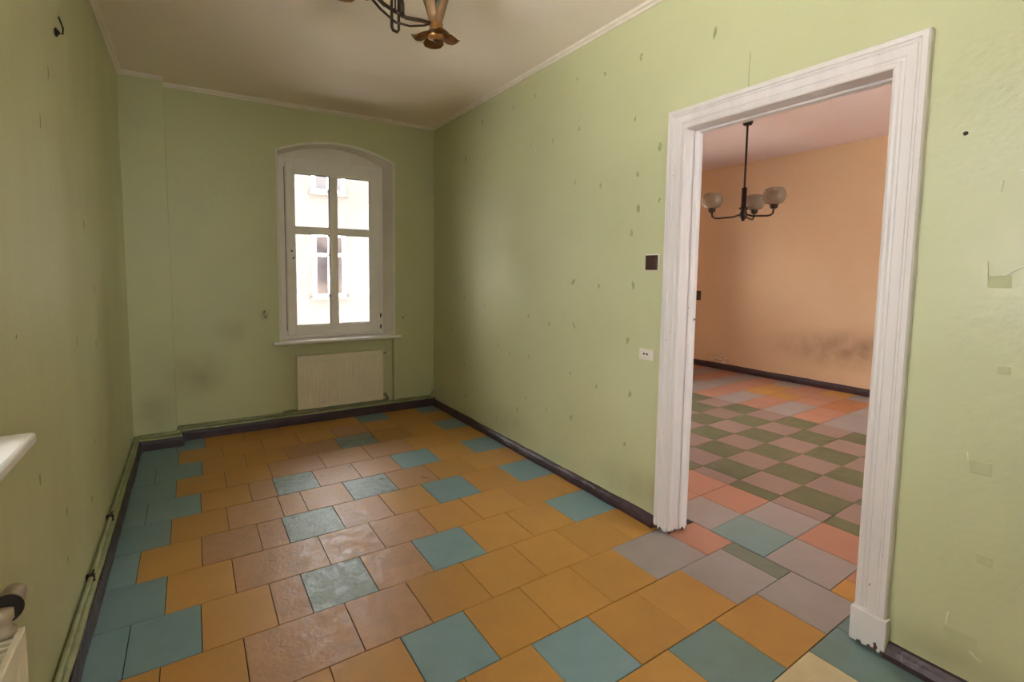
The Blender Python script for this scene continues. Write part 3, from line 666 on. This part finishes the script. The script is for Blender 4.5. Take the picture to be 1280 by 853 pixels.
# ------------------------------------------------------------------ flower chandelier in this room
HX, HY, HZ = .858, 2.22, 2.68
ch = tag(empty('chandelier', (HX, HY, H)), 'gilt chandelier with flower shaped lamp holders under the green room ceiling', 'chandelier')
bm = bmesh.new(); lathe(bm, [(.055, 0), (.055, -.012), (.035, -.035), (.010, -.05)], (HX, HY, H), 20); part('canopy', bm, m_bronze, ch, ch, True)
bm = bmesh.new(); tube(bm, [(HX, HY, H-.04), (HX, HY, HZ+.02)], .0045, 8); part('rod', bm, m_bronze, ch, ch, True)
def link(cx, cy, z0, z1, w, r, ang):
    bm = bmesh.new(); dx, dy = math.cos(ang)*w/2, math.sin(ang)*w/2; b = .012
    pts = [(-1, z0+b), (-.6, z0), (.6, z0), (1, z0+b), (1, z1-b), (.6, z1), (-.6, z1), (-1, z1-b), (-1, z0+b)]
    tube(bm, [(cx+dx*s, cy+dy*s, z) for s, z in pts], r, 8, False); return bm
part('link', link(HX, HY, HZ-.075, HZ+.085, .040, .0068, .3), m_bronze, ch, ch, True)
part('link', link(HX+.03, HY-.004, HZ-.0, HZ+.07, .036, .0068, .8), m_bronze, ch, ch, True)
def flower(ax, ay, az, ang):
    """one arm with its flower; (ax, ay, az) is the foot of the leaf dish"""
    hol = empty('lamp_holder', (0, 0, 0)); hol.parent = ch; hol.location = -ch.location
    bm = bmesh.new(); d = Vector((ax-HX, ay-HY)); u = d.normalized()
    end = Vector((ax, ay, az+.082)) - Vector((u.x, u.y, 0))*.026
    st = Vector((HX, HY, HZ+.012))
    P = [st, st.lerp(end, .3)+Vector((0, 0, -.012)), st.lerp(end, .65)+Vector((0, 0, -.004)), end]
    tube(bm, P, .0085, 8)
    st2 = Vector((HX, HY, HZ-.035)); P = [st2, st2.lerp(end, .4)+Vector((0, 0, -.016)), st2.lerp(end, .8)+Vector((0, 0, -.012)), end]
    tube(bm, P, .0055, 8); obj('arm', bm, m_bronze, hol, True)
    bm = bmesh.new(); lathe(bm, [(.012, .010), (.040, .020), (.043, .036), (.034, .050), (.030, .066), (.034, .082), (.026, .092)], (ax, ay, az), 20); obj('cup', bm, m_brass, hol, True)
    bm = bmesh.new(); lathe(bm, [(.003, -.012), (.008, -.004), (.009, .012)], (ax, ay, az), 10); obj('finial', bm, m_bronze, hol, True)
    for k in range(4):                            # leaves of the dish below the cup, tips curling up
        a = ang + PI/2*k; bm = bmesh.new(); rows = []
        for t_, w, z in ((0, .014, .034), (.25, .042, .022), (.5, .052, .014), (.72, .040, .010), (.88, .018, .013), (1, .001, .024)):
            r = .010 + .112*t_; c, s = math.cos(a), math.sin(a)
            rows.append([bm.verts.new((ax+c*r-s*w*q, ay+s*r+c*w*q, az+z+.012*abs(q)*(1-t_))) for q in (-1, -.5, 0, .5, 1)])
        for A, B in zip(rows, rows[1:]):
            for i in range(4): bm.faces.new((A[i], A[i+1], B[i+1], B[i]))
        bmesh.ops.solidify(bm, geom=bm.faces[:], thickness=.0015); obj('leaf', bm, m_brass, hol, True)
    for k in range(4):                            # broad upright petals
        a = ang + .70 + PI/2*k; bm = bmesh.new(); rows = []
        for t_, r, w in ((0, .030, .022), (.2, .040, .029), (.45, .056, .030), (.7, .074, .032), (.9, .094, .019), (1, .108, .003)):
            c, s = math.cos(a), math.sin(a); z = .080 + .185*t_
            rows.append([bm.verts.new((ax+c*(r-.016*q*q)-s*w*q, ay+s*(r-.016*q*q)+c*w*q, az+z)) for q in (-1, -.5, 0, .5, 1)])
        for A, B in zip(rows, rows[1:]):
            for i in range(4): bm.faces.new((A[i], A[i+1], B[i+1], B[i]))
        bmesh.ops.solidify(bm, geom=bm.faces[:], thickness=.0015); obj('petal', bm, m_petal, hol, True)
    bm = bmesh.new(); lathe(bm, [(.016, .094), (.034, .12), (.050, .17), (.062, .23)], (ax, ay, az), 20, cap1=False); obj('glass_cup', bm, m_greenglass, hol, True)
flower(1.07, 2.229, 2.608, 2.88)
flower(.615, 2.11, 2.655, 3.2)

# ------------------------------------------------------------------ globe chandelier in the next room
KX, KY = 5.235, 3.205
c2 = tag(empty('chandelier', (KX, KY, H2)), 'dark chandelier with three smoked glass globes in the apricot room', 'chandelier')
bm = bmesh.new(); lathe(bm, [(.050, 0), (.050, -.03), (.040, -.055), (.012, -.06)], (KX, KY, H2), 20); part('canopy', bm, m_bronze, c2, c2, True)
bm = bmesh.new(); tube(bm, [(KX, KY, H2-.05), (KX, KY, 2.30)], .011, 8); part('rod', bm, m_bronze, c2, c2, True)
bm = bmesh.new(); lathe(bm, [(.014, .34), (.026, .335), (.026, .13), (.045, .12), (.046, .10), (.028, .09), (.040, .07), (.040, .02), (.018, -.005), (.016, -.02)], (KX, KY, 2.090), 20); part('hub', bm, m_bronze, c2, c2, True)
vd = math.atan2(KX, KY)                              # bearing of the lamp from the eye
for ph in (-80, 62, 160):
    a = math.radians(ph); off = Vector((math.cos(-vd), math.sin(-vd), 0))*math.sin(a) + Vector((-math.sin(-vd), math.cos(-vd), 0))*(-math.cos(a))
    R_ = .31
    hol = empty('lamp_arm', (0, 0, 0)); hol.parent = c2; hol.location = -c2.location
    P = lambda r, z: (KX+off.x*r, KY+off.y*r, z)
    bm = bmesh.new(); tube(bm, [P(.03, 2.140), P(.10, 2.115), P(.25, 2.105), P(R_-.03, 2.108), P(R_-.006, 2.125), P(R_, 2.180)], .010, 8); obj('arm', bm, m_bronze, hol, True)
    cx, cy, _ = P(R_, 0)
    bm = bmesh.new(); lathe(bm, [(.020, 0), (.036, .012), (.040, .045), (.030, .06)], (cx, cy, 2.170), 16); obj('socket', bm, m_bronze, hol, True)
    bm = bmesh.new(); lathe(bm, [(.040, .055), (.078, .07), (.100, .105), (.106, .145), (.098, .185), (.080, .215), (.066, .222)], (cx, cy, 2.160), 24, cap0=False, cap1=False)
    bmesh.ops.solidify(bm, geom=bm.faces[:], thickness=.004); obj('glass_globe', bm, m_smoke, hol, True)

# ------------------------------------------------------------------ outside
BY = 15.0
bld = tag(empty('building', (3.65, BY, -7)), 'pale rendered building across the courtyard seen through the arched window', 'building')
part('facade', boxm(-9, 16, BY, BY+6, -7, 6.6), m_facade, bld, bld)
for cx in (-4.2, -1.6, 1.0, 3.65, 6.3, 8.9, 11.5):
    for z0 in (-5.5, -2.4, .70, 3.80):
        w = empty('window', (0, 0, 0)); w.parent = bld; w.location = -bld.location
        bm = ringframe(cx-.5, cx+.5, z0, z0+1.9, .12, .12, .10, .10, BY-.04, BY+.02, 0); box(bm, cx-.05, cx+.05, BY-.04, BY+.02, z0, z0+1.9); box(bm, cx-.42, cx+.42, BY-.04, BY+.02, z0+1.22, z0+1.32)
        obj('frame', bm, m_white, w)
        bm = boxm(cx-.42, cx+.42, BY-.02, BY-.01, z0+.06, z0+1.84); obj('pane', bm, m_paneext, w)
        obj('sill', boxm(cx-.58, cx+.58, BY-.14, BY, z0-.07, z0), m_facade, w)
tag(obj('ground', boxm(-30, 30, -25, BY+8, -7.3, -7), m_ground), 'unseen courtyard paving far below the windows, brightened to bounce light', 'ground', 'structure')
